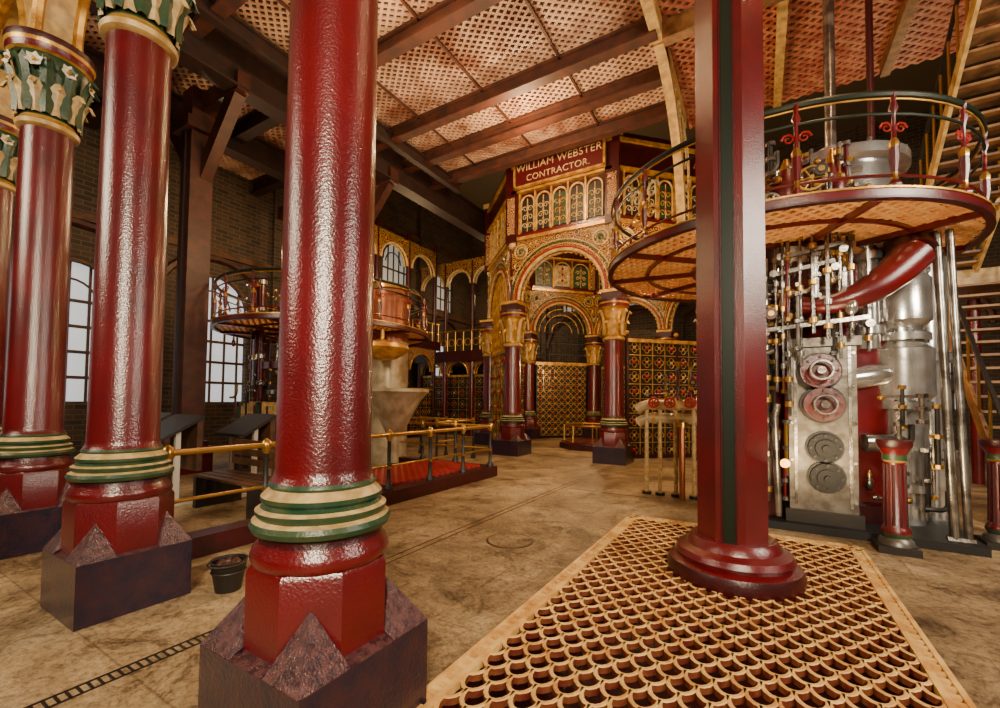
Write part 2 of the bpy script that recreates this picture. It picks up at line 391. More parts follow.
# ---------------------------------------------------------------- lattice helpers
def lattice_rect(b,x0,x1,y0,y1,z,sp,w,t,m,ang=pi/4):
    for sgn in (1,-1):
        d=Vector((math.cos(ang),sgn*math.sin(ang))); n=Vector((-d.y,d.x))
        cs=[Vector((x,y)) for x in (x0,x1) for y in (y0,y1)]
        lo=min(c.dot(n) for c in cs); hi=max(c.dot(n) for c in cs)
        k=lo+sp/2
        while k<hi:
            o=n*k; t0,t1=-1e9,1e9
            for (oc,dc,l,h) in ((o.x,d.x,x0,x1),(o.y,d.y,y0,y1)):
                a=(l-oc)/dc; c=(h-oc)/dc
                if a>c: a,c=c,a
                t0=max(t0,a); t1=min(t1,c)
            if t1-t0>.02:
                p=o+d*t0;q=o+d*t1; b.beam((p.x,p.y,z),(q.x,q.y,z+.001*sgn),w,t,m)
            k+=sp
def lattice_disc(b,cx,cy,R,Ri,z,sp,w,t,m):
    for ang in (pi/4+.2,-pi/4+.2):
        d=Vector((math.cos(ang),math.sin(ang))); n=Vector((-d.y,d.x)); k=-R+sp/2
        while k<R:
            h=math.sqrt(R*R-k*k); segs=[(-h,h)]
            if abs(k)<Ri:
                g=math.sqrt(Ri*Ri-k*k); segs=[(-h,-g),(g,h)]
            for a,c in segs:
                p=Vector((cx,cy))+n*k+d*a; q=Vector((cx,cy))+n*k+d*c
                b.beam((p.x,p.y,z),(q.x,q.y,z+.0005),w,t,m)
            k+=sp
CZ=5.5
b=MB('upper_floor_lattice')
lattice_rect(b,-5.65,-1.05,-2.5,7.0,CZ,.078,.030,.022,'lattice',ang=.66)
lattice_rect(b,-9,-5.8,-2.5,5.0,CZ+.02,.09,.032,.03,'lattice',ang=.66)
lattice_rect(b,-.95,4.3,-2.5,7.6,CZ+.02,.09,.034,.03,'lattice_red',ang=.66)
b.done(smooth=False)
b=MB('upper_floor_beams')
def ibeam(p,q,w,h,m='beam'):
    b.beam(p,q,w*.35,h,m); 
    for s_ in (-1,1): b.beam((p[0],p[1],p[2]+s_*h/2),(q[0],q[1],q[2]+s_*h/2),w,.03,m)
for y in (-.4,1.0,2.4,3.78,5.14,5.95,6.72): ibeam((-5.7,y,CZ-.12),(-1.0,y,CZ-.12),.15,.18,'beam_red')
for x in (-4.6,-3.4,-2.2): b.beam((x,-2.5,CZ-.03),(x,6.9,CZ-.03),.03,.03,'beam_red')
for y in (-.4,1.0,2.4,3.78,5.0): ibeam((-9,y,CZ-.14),(-5.7,y,CZ-.14),.17,.24)
for x,h in ((-5.72,.55),(-7.4,.4)): ibeam((x,-2.8,CZ-.28),(x,12.9 if x>-6 else 5.2,CZ-.28),.26,h)
ibeam((-5.2,-2.8,CZ-.2),(-5.2,7.,CZ-.2),.12,.18)
for y in (2.94,5.6):
    b.beam((-6.6,y,4.0),(-5.75,y,4.95),.14,.2,'timber'); b.beam((-6.65,y,4.0),(-7.4,y,4.95),.14,.2,'timber')
b.box(-9,-5.6,2.86,3.02,4.9,5.15,'timber'); b.box(-9,-5.6,5.5,5.7,4.9,5.15,'timber')
b.done(smooth=False)
b=MB('cream_girder_and_brackets')
b.box(-1.07,-.95,-2.5,7.2,CZ-.2,CZ+.05,'cream')
for y in (1.8,3.6,5.2): b.box(-.95,4.3,y,y+.14,CZ-.24,CZ-.02,'tread')
for x in (.2,1.4,2.6,3.6): b.box(x,x+.1,-2.5,7.4,CZ-.16,CZ,'cream' if x<1 else 'tread')
N=14; vs=[]; 
arc=[(5.3+1.75*math.sin(pi/2*i/N),CZ-1.9+1.75*math.cos(pi/2*i/N)) for i in range(N+1)]
for (y,z) in arc:
    for x in (-1.04,-.98):
        vs.append((x,y,z)); vs.append((x,y,CZ-.15))
fs=[]
for i in range(N):
    o=i*4;e=o+4; fs+=[(o,o+1,e+1,e),(o+2,e+2,e+3,o+3)]
b.add(vs,fs,'gold')
for i in range(N): b.beam((-1.01,*arc[i]),(-1.01,*arc[i+1]),.14,.12,'cream',up=(1,0,0))
for i in range(2,N,2): b.ring((-.965,arc[i][0]+.10,(arc[i][1]+CZ-.1)/2),max(.03,(CZ-.15-arc[i][1])*.3),.018,'ivory','v',12,4,d=(0,1))
b.done(smooth=False)

# ---------------------------------------------------------------- octagon screen
OCT=empty('octagon_arcade')
OV=[(-4.03,7.2),(-2.1,7.2),(-.735,8.565),(-.735,10.495),(-2.1,11.86),(-4.03,11.86),(-5.395,10.495),(-5.395,8.565)]
for (x,y) in OV:
    b=column('octagon_column',x,y,zn=2.08,zt=2.70,r=.165,hp=.27,rich=False,fl=.22)
    b.box(x-.17,x+.17,y-.17,y+.17,2.70,2.86,'red_dark'); b.box(x-.19,x+.19,y-.19,y+.19,2.82,2.87,'gold'); b.lathe(x,y,[(.09,2.86,'red'),(.075,3.3,'gold'),(.1,3.33),(.075,3.36,'red'),(.07,3.9,'cream'),(.10,3.95),(.10,4.0)],'red',10)
    b.box(x-.12,x+.12,y-.12,y+.12,4.0,5.5,'red_dark'); b.box(x-.15,x+.15,y-.15,y+.15,5.5,5.6,'cream')
    b.box(x-.08,x+.08,y-.13,y+.13,4.15,4.85,'filigree_red')
    b.done(parent=OCT)
def rect_p(b,p0,d,nrm,x0,x1,z0,z1,t,off,m):
    a=p0+d*x0+nrm*off; c=p0+d*x1+nrm*off; b.beam((a.x,a.y,(z0+z1)/2),(c.x,c.y,(z0+z1)/2),t,z1-z0,m)
def gold_screen(b,p0,d,nrm,x0,x1,z0,z1,cell,m='gold',back='black'):
    if back: rect_p(b,p0,d,nrm,x0,x1,z0,z1,.02,0,back)
    nx=max(1,round((x1-x0)/cell)); nz=max(1,round((z1-z0)/cell)); cx=(x1-x0)/nx; cz=(z1-z0)/nz
    for i in range(nx+1):
        big=i%4==0; wv=.022 if big else .006
        rect_p(b,p0,d,nrm,x0+i*cx-wv,x0+i*cx+wv,z0,z1+(.1 if big else 0),.06 if big else .04,0,'red_dark' if big else m)
        if big:
            q=p0+d*(x0+i*cx); b.ball((q.x,q.y,z1+.13),.04,'gold',8)
    for j in range(nz+1): rect_p(b,p0,d,nrm,x0,x1,z0+j*cz-.006,z0+j*cz+.006,.04,0,m)
    rect_p(b,p0,d,nrm,x0,x1,z1-.03,z1+.03,.08,0,'gold'); rect_p(b,p0,d,nrm,x0,x1,z0-.02,z0+.05,.08,0,'red_dark')
    for i in range(nx):
        for j in range(nz):
            p=p0+d*(x0+(i+.5)*cx); zc=z0+(j+.5)*cz; c=min(cx,cz)
            for s_ in (-1,1):
                q=p+nrm*s_*.03
                for (ux,uz) in ((1,0),(-1,0),(0,1),(0,-1)):
                    b.ring((q.x+d.x*ux*c*.2,q.y+d.y*ux*c*.2,zc+uz*c*.2),c*.17,.006,m,'v',8,3,d=d)
                b.ball((q.x,q.y,zc),c*(.10 if (i+j)%2 else .16),'ivory' if (i+j)%2 else 'red_trim',6)
def diamond_gate(b,p0,d,nrm,x0,x1,z0,z1):
    """dark iron double gate with diagonal bars, gold studs and red quatrefoils"""
    rect_p(b,p0,d,nrm,x0,x1,z0,z1,.02,0,'black')
    L=x1-x0; n=8; c=L/n; m=int(round((z1-z0)/c)); cz=(z1-z0)/m
    for i in range(n+1):
        rect_p(b,p0,d,nrm,x0+i*c-(.02 if i in (0,n//2,n) else .005),x0+i*c+(.02 if i in (0,n//2,n) else .005),z0,z1,.05,0,'steel' if i not in (0,n//2,n) else 'iron')
    for j in range(m+1): rect_p(b,p0,d,nrm,x0,x1,z0+j*cz-.005,z0+j*cz+.005,.05,0,'gold')
    for i in range(n):
        for j in range(m):
            P=p0+d*(x0+i*c);Q=p0+d*(x0+(i+1)*c)
            for s_ in (-1,1):
                o=nrm*s_*.028
                b.beam((P.x+o.x,P.y+o.y,z0+j*cz),(Q.x+o.x,Q.y+o.y,z0+(j+1)*cz),.01,.014,'gold'); b.beam((P.x+o.x,P.y+o.y,z0+(j+1)*cz),(Q.x+o.x,Q.y+o.y,z0+j*cz),.01,.014,'gold')
            M=(P+Q)/2
            if i%2 and j%2:
                for s_ in (-1,1): b.ball((M.x+nrm.x*.03*s_,M.y+nrm.y*.03*s_,z0+(j+.5)*cz),.045,'red_trim',8)
for i in range(8):
    p0=Vector(OV[i]);p1=Vector(OV[(i+1)%8])
    b=MB('octagon_arch_bay')
    d,nrm,L=spandrel(b,p0,p1,2.9,4.02,.82,.14,'filigree','cream',.03)
    for s_ in (-1,1):
        for RR,tr,mm in ((.87,.016,'red_trim'),(.92,.012,'gold'),(.965,.012,'green'),(1.0,.010,'ivory')):
            pts=[]
            for k in range(21):
                t=pi*k/20; x=L/2-RR*math.cos(t)
                if x<0 or x>L: continue
                p=p0+d*x+nrm*s_*.08; pts.append((p.x,p.y,2.9+RR*math.sin(t)))
            b.tube(pts,tr,mm,5)
        for xx,fl in ((.2,1),(L-.2,-1)):
            p=p0+d*xx+nrm*s_*.085
            b.ring((p.x,p.y,3.80),.13,.016,'cream','v',16,5,d=d); b.ball((p.x,p.y,3.80),.05,'green',8)
            b.scroll((p.x,p.y,3.80),.1,.014,'ivory',d,flip=fl)
            b.scroll((p.x-d.x*fl*.06,p.y-d.y*fl*.06,3.52),.10,.014,'gold',d,flip=fl)
            b.scroll((p.x-d.x*fl*.10,p.y-d.y*fl*.10,3.30),.07,.012,'ivory',d,flip=-fl)
            q=p+d*fl*.24; b.scroll((q.x,q.y,3.88),.08,.012,'gold',d,flip=fl)
    for k in range(25):
        t=pi*k/24; p=p0+d*(L/2-.78*math.cos(t)); b.ball((p.x,p.y,2.9+.78*math.sin(t)),.022,'gold',6)
    rect_p(b,p0,d,nrm,0,L,4.02,4.08,.22,0,'gold'); rect_p(b,p0,d,nrm,0,L,4.08,4.14,.18,0,'red')
    rect_p(b,p0,d,nrm,0,L,4.14,4.92,.04,0,'red_dark')
    n=5 if i!=5 else 3; cw=(L-.3)/n
    for k in range(n):
        x0=.15+k*cw; xc=x0+cw/2
        mid=(k==n//2)
        mcol='green' if mid else 'iron'
        if i==5: mcol='green' if not mid else 'funnel'
        for s_ in (-1,1):
            off=s_*.05
            rect_p(b,p0,d,nrm,x0-.015,x0+.015,4.14,4.92,.05,off,'gold')
            p=p0+d*xc+nrm*off
            R=cw/2-.03
            b.ring((p.x,p.y,4.86-R),R,.018,'cream','v',12,5,a0=0,a1=pi,d=d)
            for e in (-1,1):
                q=p+d*e*R; b.beam((q.x,q.y,4.18),(q.x,q.y,4.86-R),.022,.022,'cream')
            rect_p(b,p0,d,nrm,x0+.05,x0+cw-.05,4.20,4.78,.02,s_*.025,mcol)
            for zz,fl in ((4.29,1),(4.45,-1),(4.61,1)):
                for e in (-1,1):
                    q=p+d*e*.055*(5/n)
                    b.scroll((q.x,q.y,zz),.058,.011*(5/n),'ivory' if not mid else 'gold',d,flip=e*fl,n=12,turns=1.2)
                b.ball((p.x,p.y,zz+.07),.022*(5/n),'gold' if not mid else 'red_trim',6)
            b.beam((p.x,p.y,4.18),(p.x,p.y,4.8),.014,.014,'ivory')
    rect_p(b,p0,d,nrm,0,L,4.92,4.97,.24,0,'gold'); rect_p(b,p0,d,nrm,0,L,4.97,5.40,.16,0,'red_dark'); rect_p(b,p0,d,nrm,0,L,5.40,5.46,.26,0,'gold')
    rect_p(b,p0,d,nrm,.0,L,5.46,5.56,.2,0,'red_dark')
    if i==7:
        for s2 in (1,-1):
            x=-1.0
            while x<L:
                a=max(.15,x); c=min(L-.15,x+4.0*.35)
                za=.1+(a-x)/.35
                if c>a:
                    zc=.1+(c-x)/.35; zc=min(zc,4.0); c=min(c,x+(zc-.1)*.35)
                    if c>a:
                        aa=a if s2==1 else L-a; cc=c if s2==1 else L-c
                        P=p0+d*aa;Q=p0+d*cc; b.beam((P.x,P.y,za),(Q.x,Q.y,zc),.03,.035,'gold')
                x+=.14
        gold_screen(b,p0,d,nrm,.18,L-.18,.1,2.0,.3)
    if i in (1,2): gold_screen(b,p0,d,nrm,.25,L-.25,.08,2.05,.25)
    if i in (3,4,6): gold_screen(b,p0,d,nrm,.25,L-.25,.08,1.95,.28)
    if i==5:
        diamond_gate(b,p0,d,nrm,.25,L-.25,.08,2.0)
        rect_p(b,p0,d,nrm,.2,L-.2,2.0,2.08,.08,0,'gold')
        for k in range(9):
            xx=.35+k*(L-.7)/8; zt2=2.9+math.sqrt(max(.0,.82**2-(xx-L/2)**2)) if abs(xx-L/2)<.82 else 2.9
            P=p0+d*xx; b.beam((P.x,P.y,1.95),(P.x,P.y,zt2),.02,.02,'iron')
        for zz in (2.3,2.6,2.9,3.2): rect_p(b,p0,d,nrm,.3,L-.3,zz-.012,zz+.012,.02,0,'iron')
        P=p0+d*(L/2)
        for RR in (.3,.5,.66): b.ring((P.x,P.y,2.9),RR,.014,'gold','v',20,4,a0=0,a1=pi,d=d)
    b.done(parent=OCT)
sb=MB('contractor_sign_board'); sb.box(-3.90,-2.22,7.00,7.035,4.98,5.44,'sign')
for z in (4.975,5.445): sb.box(-3.93,-2.19,6.98,7.04,z-.018,z+.018,'gold')
for x in (-3.915,-2.205): sb.box(x-.018,x+.018,6.98,7.04,4.96,5.46,'gold')
so=sb.done(smooth=False)
for txt,z,sz in (('WILLIAM WEBSTER',5.255,.185),('CONTRACTOR.',5.055,.165)):
    cu=bpy.data.curves.new('lettering','FONT'); cu.body=txt; cu.size=sz*S; cu.extrude=.004; cu.align_x='CENTER'; cu.space_character=1.05
    cu.materials.append(MATS['ivory'])
    o=bpy.data.objects.new('lettering',cu); bpy.context.collection.objects.link(o); o.location=(-3.06*S,6.994*S,z*S); o.rotation_euler=(pi/2,0,0)
    bpy.context.view_layer.update()
    me=bpy.data.meshes.new_from_object(o); o2=bpy.data.objects.new('lettering',me); bpy.context.collection.objects.link(o2); o2.matrix_world=o.matrix_world.copy()
    bpy.data.objects.remove(o); o2.parent=so
b=MB('octagon_centre_railing')
b.lathe(-3.1,9.2,[(.75,0,'red_dark'),(.75,.12),(.7,.14,'red'),(.7,.16)],'red',8,pi/8)
for k in range(8):
    a=pi/8+k*pi/4; b.cyl((-3.1+.65*math.cos(a),9.2+.65*math.sin(a),.16),(-3.1+.65*math.cos(a),9.2+.65*math.sin(a),.5),.018,'brass',8)
b.ring((-3.1,9.2,.5),.65,.02,'brass',n=8)
b.done(parent=OCT)

# ---------------------------------------------------------------- right post
px,py=-.148,2.93
b=MB('tall_iron_post')
b.lathe(px,py,[(.355,.0,'red_dark'),(.36,.05),(.345,.085,'red'),(.30,.10),(.315,.125),(.30,.155),(.25,.175),(.235,.21),(.22,.225)],'red',40)
R=.180
b.lathe(px,py,[(R/.9239,.2,'red'),(R/.9239,CZ-.1)],'red',8,pi/8)
sx=px-.005
b.box(sx-.028,sx+.028,py-R-.008,py-R+.02,.21,CZ-.1,'green_dk')
for s_ in (-1,1): b.box(sx+s_*.034-.005,sx+s_*.034+.005,py-R-.012,py-R+.02,.21,CZ-.1,'red_dark')
b.done(ang=30)

# ---------------------------------------------------------------- circular platforms
def platform(name,cx,cy,R,Ri,z,rail=.65,nb=14,orn=None):
    b=MB(name)
    lattice_disc(b,cx,cy,R-.03,Ri,z,.075,.028,.02,'lattice_r')
    n=64
    def band(r0,z0,w,h,m):
        vs=[];fs=[]
        for k in range(n):
            c,s_=math.cos(2*pi*k/n),math.sin(2*pi*k/n)
            for rr,zz in ((r0-w,z0-h/2),(r0,z0-h/2),(r0,z0+h/2),(r0-w,z0+h/2)): vs.append((cx+rr*c,cy+rr*s_,zz))
        for k in range(n):
            j=(k+1)%n
            for q in range(4): fs.append((k*4+q,j*4+q,j*4+(q+1)%4,k*4+(q+1)%4))
        b.add(vs,fs,m)
    band(R,z,.04,.055,'red'); band(R+.008,z+.03,.03,.012,'gold'); band(R+.008,z-.032,.05,.014,'red_dark'); band(Ri+.02,z,.03,.08,'red'); band(R*.55+Ri*.45,z-.02,.03,.03,'red')
    for k in range(10):
        a=2*pi*k/10+.13; c,s_=math.cos(a),math.sin(a)
        b.beam((cx+Ri*c,cy+Ri*s_,z-.03),(cx+(R-.03)*c,cy+(R-.03)*s_,z-.03),.03,.045,'red')
    for zz,r_,m in ((z+rail,.020,'green_dk'),(z+rail-.03,.006,'gold'),(z+rail*.80,.010,'green_dk'),(z+.12,.010,'red')):
        b.ring((cx,cy,zz),R-.04,r_,m,n=64,k=7)
    for k in range(nb):
        a=2*pi*k/nb+.12; x,y=cx+(R-.04)*math.cos(a),cy+(R-.04)*math.sin(a)
        pr=[(.035,z+.03,'red'),(.04,z+.06),(.02,z+.09,'brass'),(.016,z+.14,'red'),(.028,z+.22),(.026,z+.3,'brass'),(.030,z+.33),(.014,z+.36,'red'),(.012,z+rail*.78,'red'),(.028,z+rail*.85),(.014,z+rail*.92),(.022,z+rail)]
        b.lathe(x,y,pr,'red',8)
        d=Vector((-math.sin(a),math.cos(a)))
        if orn and orn[0]<(a*180/pi)<orn[1]:
            for e in (-1,1):
                for zz,rr in ((.42,.075),(.24,.06)):
                    q=Vector((x,y))+d*e*(rr+.02); b.scroll((q.x,q.y,z+zz),rr,.012,'ivory' if zz>.3 else 'gold',d,flip=e)
        else:
            for e in (-1,1):
                q=Vector((x,y))+d*e*.045; b.scroll((q.x,q.y,z+rail*.66),.04,.008,'red_trim',d,flip=e,n=10)
    return b
ENG=empty('steam_engine'); ENL=empty('beam_engine')
b=platform('engine_gallery_platform',.05,4.82,1.45,.62,2.33,orn=(150,250),nb=16); b.done(parent=ENG)
b=platform('engine_gallery_platform',-6.0,4.6,1.6,.55,2.05,rail=.6,nb=18); b.done(parent=ENL)

# ---------------------------------------------------------------- right engine
def flanged(b,x,y,z0,z1,r,m,fl,fr=1.25):
    b.cyl((x,y,z0),(x,y,z1),r,m,24)
    for z in fl:
        b.cyl((x,y,z-.03),(x,y,z+.03),r*fr,m,24)
        for k in range(10):
            a=2*pi*k/10; b.cyl((x+r*(1+fr)/2*math.cos(a),y+r*(1+fr)/2*math.sin(a),z-.045),(x+r*(1+fr)/2*math.cos(a),y+r*(1+fr)/2*math.sin(a),z+.045),.012,'steel',6)
def handwheel(b,c,R,m,d,nrm):
    b.ring(c,R,.012,m,'v',18,5,d=d)
    for k in range(3):
        a=pi*k/3; dx=R*math.cos(a); dz=R*math.sin(a)
        b.cyl((c[0]-dx*d[0],c[1]-dx*d[1],c[2]-dz),(c[0]+dx*d[0],c[1]+dx*d[1],c[2]+dz),.007,m,5)
    b.cyl((c[0]-nrm[0]*.03,c[1]-nrm[1]*.03,c[2]),(c[0]+nrm[0]*.1,c[1]+nrm[1]*.1,c[2]),.016,m,8)
def clutter(b,x0,x1,y0,y1,z0,z1,n,seed):
    rnd=random.Random(seed)
    for i in range(n):
        x=rnd.uniform(x0,x1); y=rnd.uniform(y0,y1); z=rnd.uniform(z0,z1); t=rnd.random(); m=rnd.choice(['steel','plate','brass','red','polished_steel','iron','iron','copper','red_dark'])
        if t<.35:
            h=rnd.uniform(.15,.5); r=rnd.uniform(.010,.020); zb_=max(z-h/2,z0-.1); zt_=z+h/2
            b.cyl((x,y,zb_),(x,y,zt_),r,m,8)
            for q in (zb_,z,zt_): b.cyl((x,y,q-.015),(x,y,q+.015),r*2,'brass' if t<.15 else 'steel',8)
        elif t<.5:
            h=rnd.uniform(.08,.2); b.cyl((x-h/2,y,z),(x+h/2,y,z),rnd.uniform(.010,.02),m,8); b.ball((x+h/2,y,z),.028,'brass',8); b.ball((x-h/2,y,z),.024,'steel',8)
        elif t<.68:
            r=rnd.uniform(.025,.05); b.lathe(x,y,[(r*.5,z-.08,m),(r,z-.05),(r,z),(r*.5,z+.03,'brass'),(r*.7,z+.05),(r*.2,z+.08)],m,10)
        elif t<.82:
            r=rnd.uniform(.05,.1); pts=[(x+r*math.sin(pi/2*k/5),y,z-r*math.cos(pi/2*k/5)) for k in range(6)]
            b.tube([(x-.08,y,z-r)]+pts+[(x+r,y,z+.1)],.018,m,8)
        else:
            r=rnd.uniform(.03,.05); b.cyl((x,y-.02,z),(x,y+.03,z),r,m,14); b.cyl((x,y-.035,z),(x,y-.02,z),r*.5,'brass',8)
b=MB('cylinder_and_valve_gear')
b.box(-.15,1.3,4.16,5.6,0,.06,'black')
b.lathe(.58,4.95,[(.50,.06,'red_dark'),(.50,.2),(.44,.22,'red'),(.44,2.2,'polished_steel'),(.50,2.22),(.50,2.38),(.46,2.40),(.46,3.02),(.54,3.04),(.54,3.12),(.46,3.14),(.40,3.19),(.12,3.22),(.12,3.34,'brass'),(.07,3.36)],'red',40)
for k in range(16):
    a=2*pi*k/16; b.cyl((.58+.51*math.cos(a),4.95+.51*math.sin(a),3.10),(.58+.51*math.cos(a),4.95+.51*math.sin(a),3.16),.018,'steel',6)
b.cyl((.58,4.95,3.3),(.58,4.95,5.4),.045,'steel',12)
b.lathe(.02,5.15,[(.33,.06,'red_dark'),(.33,2.9,'plate'),(.38,2.92),(.38,3.0),(.2,3.05),(.06,3.1)],'red_dark',32)
flanged(b,.98,4.75,.06,2.3,.15,'polished_steel',(.35,1.0,1.55,2.1),1.35)
b.lathe(.98,4.75,[(.15,1.0,'polished_steel'),(.22,1.08),(.22,1.45),(.15,1.52),(.15,1.62),(.21,1.68),(.21,2.02),(.15,2.1)],'polished_steel',24)
flanged(b,1.24,5.05,.06,2.3,.12,'polished_steel',(.6,1.4),1.3)
flanged(b,.76,4.55,1.45,2.28,.075,'polished_steel',(1.6,1.95,2.2),1.4)
flanged(b,-.02,4.45,.76,2.28,.07,'polished_steel',(.95,1.4,2.0),1.4)
b.tube([(.98,4.75,1.25),(.85,4.6,1.25),(.72,4.5,1.22),(.6,4.45,1.2)],.085,'polished_steel',12)
b.tube([(1.0,4.72,.7),(.85,4.5,.7),(.7,4.45,.7)],.07,'steel',12)
b.box(.20,.64,4.28,4.62,.10,1.50,'plate'); b.box(.17,.67,4.25,4.65,.06,.16,'iron'); b.box(.17,.67,4.25,4.65,1.46,1.53,'plate')
b.box(.235,.255,4.265,4.28,.2,1.45,'steel'); b.box(.585,.605,4.265,4.28,.2,1.45,'steel')
for zz in (.25,.55,.85,1.15,1.4):
    for xx in (.22,.62): b.cyl((xx,4.26,zz),(xx,4.285,zz),.014,'steel',6)
def vface(x,z,r,m1='red_dark',m2='iron',dep=.09,cap='steel'):
    y=4.28
    b.cyl((x,y,z),(x,y-dep*.4,z),r*1.15,'iron',20); b.cyl((x,y,z),(x,y-dep,z),r,m1,20); b.cyl((x,y-dep,z),(x,y-dep*1.4,z),r*.6,m2,14); b.cyl((x,y-dep*1.4,z),(x,y-dep*2.0,z),r*.22,cap,8)
    for k in range(8):
        a=2*pi*k/8; b.cyl((x+r*.85*math.cos(a),y-dep,z+r*.85*math.sin(a)),(x+r*.85*math.cos(a),y-dep-.02,z+r*.85*math.sin(a)),.010,'iron',6)
vface(.40,1.26,.13,'red','red_dark',.12); vface(.42,1.00,.13,'red','red_dark',.12); vface(.43,.66,.11,'black','black',.07,'black'); vface(.44,.43,.11,'black','black',.07,'black')
b.ring((.40,4.03,1.26),.07,.010,'steel','v',18,5,d=(1,0)); b.ring((.42,4.03,1.0),.07,.010,'steel','v',18,5,d=(1,0))
pts=[]
for i in range(14):
    t=i/13; pts.append((.28+.72*t,4.22-.10*math.sin(pi*t)+.15*t,1.80-.06*math.sin(pi*t)+.34*t**2.0))
b.tube(pts,[.06+.075*i/13 for i in range(14)],'red',16)
b.cyl((1.0,4.37,2.12),(1.0,4.5,2.28),.15,'red_dark',16)
b.lathe(.06,4.5,[(.13,.78,'red_dark'),(.13,1.85,'red'),(.17,1.88),(.17,1.94),(.1,1.98)],'red_dark',18)
rnd=random.Random(8)
for (x,y,z0,z1,r) in ((.12,4.22,1.1,2.9,.012),(.20,4.18,.9,2.95,.015),(.28,4.15,1.3,3.1,.011),(.36,4.12,1.55,3.0,.014),(.45,4.12,1.5,2.85,.015),(.53,4.15,1.35,3.0,.011),(.60,4.18,1.5,2.9,.014),(.05,4.25,.2,2.2,.016),(-.02,4.3,.1,1.6,.02),(.70,4.2,1.4,2.2,.012),(.16,4.1,1.2,2.3,.008)):
    b.cyl((x,y,z0),(x,y,z1),r,'steel',8)
    z=z0+.1
    while z<z1:
        b.cyl((x,y,z-.02),(x,y,z+.02),r*2.1,'brass' if rnd.random()<.4 else 'steel',10); z+=rnd.uniform(.16,.32)
for (z,x0,x1) in ((1.6,.02,.7),(2.05,.1,.5),(2.18,.15,.55)):
    b.beam((x0,4.16,z),(x1,4.13,z+.05),.025,.03,'steel')
    for xx in (x0,x1): b.cyl((xx,4.11,z),(xx,4.2,z),.028,'steel',12)
clutter(b,.0,.62,4.12,4.45,1.5,2.2,48,3)
clutter(b,-.05,.2,4.2,4.4,.25,1.5,14,5)
clutter(b,.7,1.15,4.4,4.6,.25,1.1,14,9)
clutter(b,.02,.66,3.98,4.3,2.45,2.95,34,11)
b.lathe(.20,4.2,[(.10,2.36,'red'),(.12,2.42),(.06,2.5,'polished_steel'),(.09,2.6,'red'),(.11,2.75),(.06,2.9,'brass'),(.02,3.0)],'red',14)
b.lathe(.50,4.2,[(.10,2.36,'red'),(.12,2.42),(.06,2.5,'polished_steel'),(.09,2.6,'red'),(.10,2.72),(.05,2.88,'brass'),(.02,3.0)],'red',14)
handwheel(b,(.35,4.0,2.72),.09,'brass',(1,0),(0,1)); handwheel(b,(.08,4.02,2.6),.07,'polished_steel',(1,0),(0,1)); handwheel(b,(.62,4.05,2.55),.07,'polished_steel',(1,0),(0,1))
b.beam((.05,4.2,2.8),(.68,4.2,2.8),.04,.03,'steel')
for (x,y,r,m) in ((-.25,5.2,.03,'steel'),(-.1,5.5,.04,'cream'),(.95,5.4,.03,'red_dark'),(-.45,5.0,.022,'iron')): b.cyl((x,y,2.3),(x,y,5.2),r,m,10)
b.cyl((1.16,4.28,.05),(1.12,4.35,2.28),.028,'steel',10); b.cyl((1.23,4.28,.05),(1.19,4.35,2.28),.024,'steel',10)
b.cyl((1.12,4.28,.06),(1.26,4.28,.06),.03,'steel',8)
b.box(-.12,.12,4.35,4.6,.06,.75,'red'); b.box(-.14,.14,4.33,4.62,.7,.76,'red_dark')
b.tube([(.1,4.25,1.45),(-.05,4.25,1.4),(-.08,4.25,1.2),(-.08,4.25,.1)],.035,'iron',10)
b.tube([(.12,4.2,1.0),(.1,4.2,.9),(.12,4.2,.1)],.025,'steel',10)
b.ball((.85,4.3,2.52),.025,'bulb',8); b.cyl((.85,4.3,2.33),(.85,4.3,2.5),.01,'iron',6)
b.done(parent=ENG)
def baluster(name,x,y,h=.76):
    b=MB(name)
    b.box(x-.11,x+.11,y-.11,y+.11,0,.05,'iron')
    b.lathe(x,y,[(.10,.05,'plate'),(.095,.08),(.075,.1,'green'),(.085,.13,'red'),(.075,.16),(.062,.18),(.056,h*.80,'gold'),(.068,h*.82,'green'),(.066,h*.87,'red'),(.09,h*.93,'red_dark'),(.10,h*.96),(.10,h)],'red',20)
    for k in range(10):
        a=2*pi*k/10; b.cyl((x+.060*math.cos(a),y+.060*math.sin(a),.18),(x+.055*math.cos(a),y+.055*math.sin(a),h*.78),.010,'red_dark',5)
    b.done()
baluster('short_fluted_pedestal',.79,3.99); baluster('short_fluted_pedestal',1.46,4.5); baluster('short_fluted_pedestal',1.70,4.88)
# ---------------------------------------------------------------- stairs
def stair(name,x0,x1,ya,za,yb,zb_,n,m='tread',st='tread'):
    b=MB(name)
    for i in range(n):
        t=(i+.5)/n; y=ya+(yb-ya)*t; z=za+(zb_-za)*t; b.box(x0,x1,y-.09,y+.09,z-.012,z+.012,m)
    for x in (x0,x1):
        b.beam((x,ya,za-.02),(x,yb,zb_-.02),.03,.13,st); b.beam((x,ya,za+.6),(x,yb,zb_+.6),.03,.03,'iron')
        for i in range(0,n+1,2):
            t=i/n; y=ya+(yb-ya)*t; z=za+(zb_-za)*t; b.cyl((x,y,z),(x,y,z+.6),.012,'brass',6)
    b.done()
stair('iron_staircase',1.78,2.4,5.2,.02,7.1,2.45,17)
stair('iron_staircase',1.55,2.15,7.1,2.6,4.7,4.55,22,st='cream')
b=MB('stair_landing_platform'); b.box(1.2,3.6,7.2,8.2,2.46,2.54,'tread'); b.box(1.2,3.6,7.16,7.2,2.40,2.6,'cream'); 
for x in (1.3,2.4,3.5): b.cyl((x,8.0,0),(x,8.0,2.46),.06,'red',12)
b.done()
b=MB('insulated_pipe_manifold')
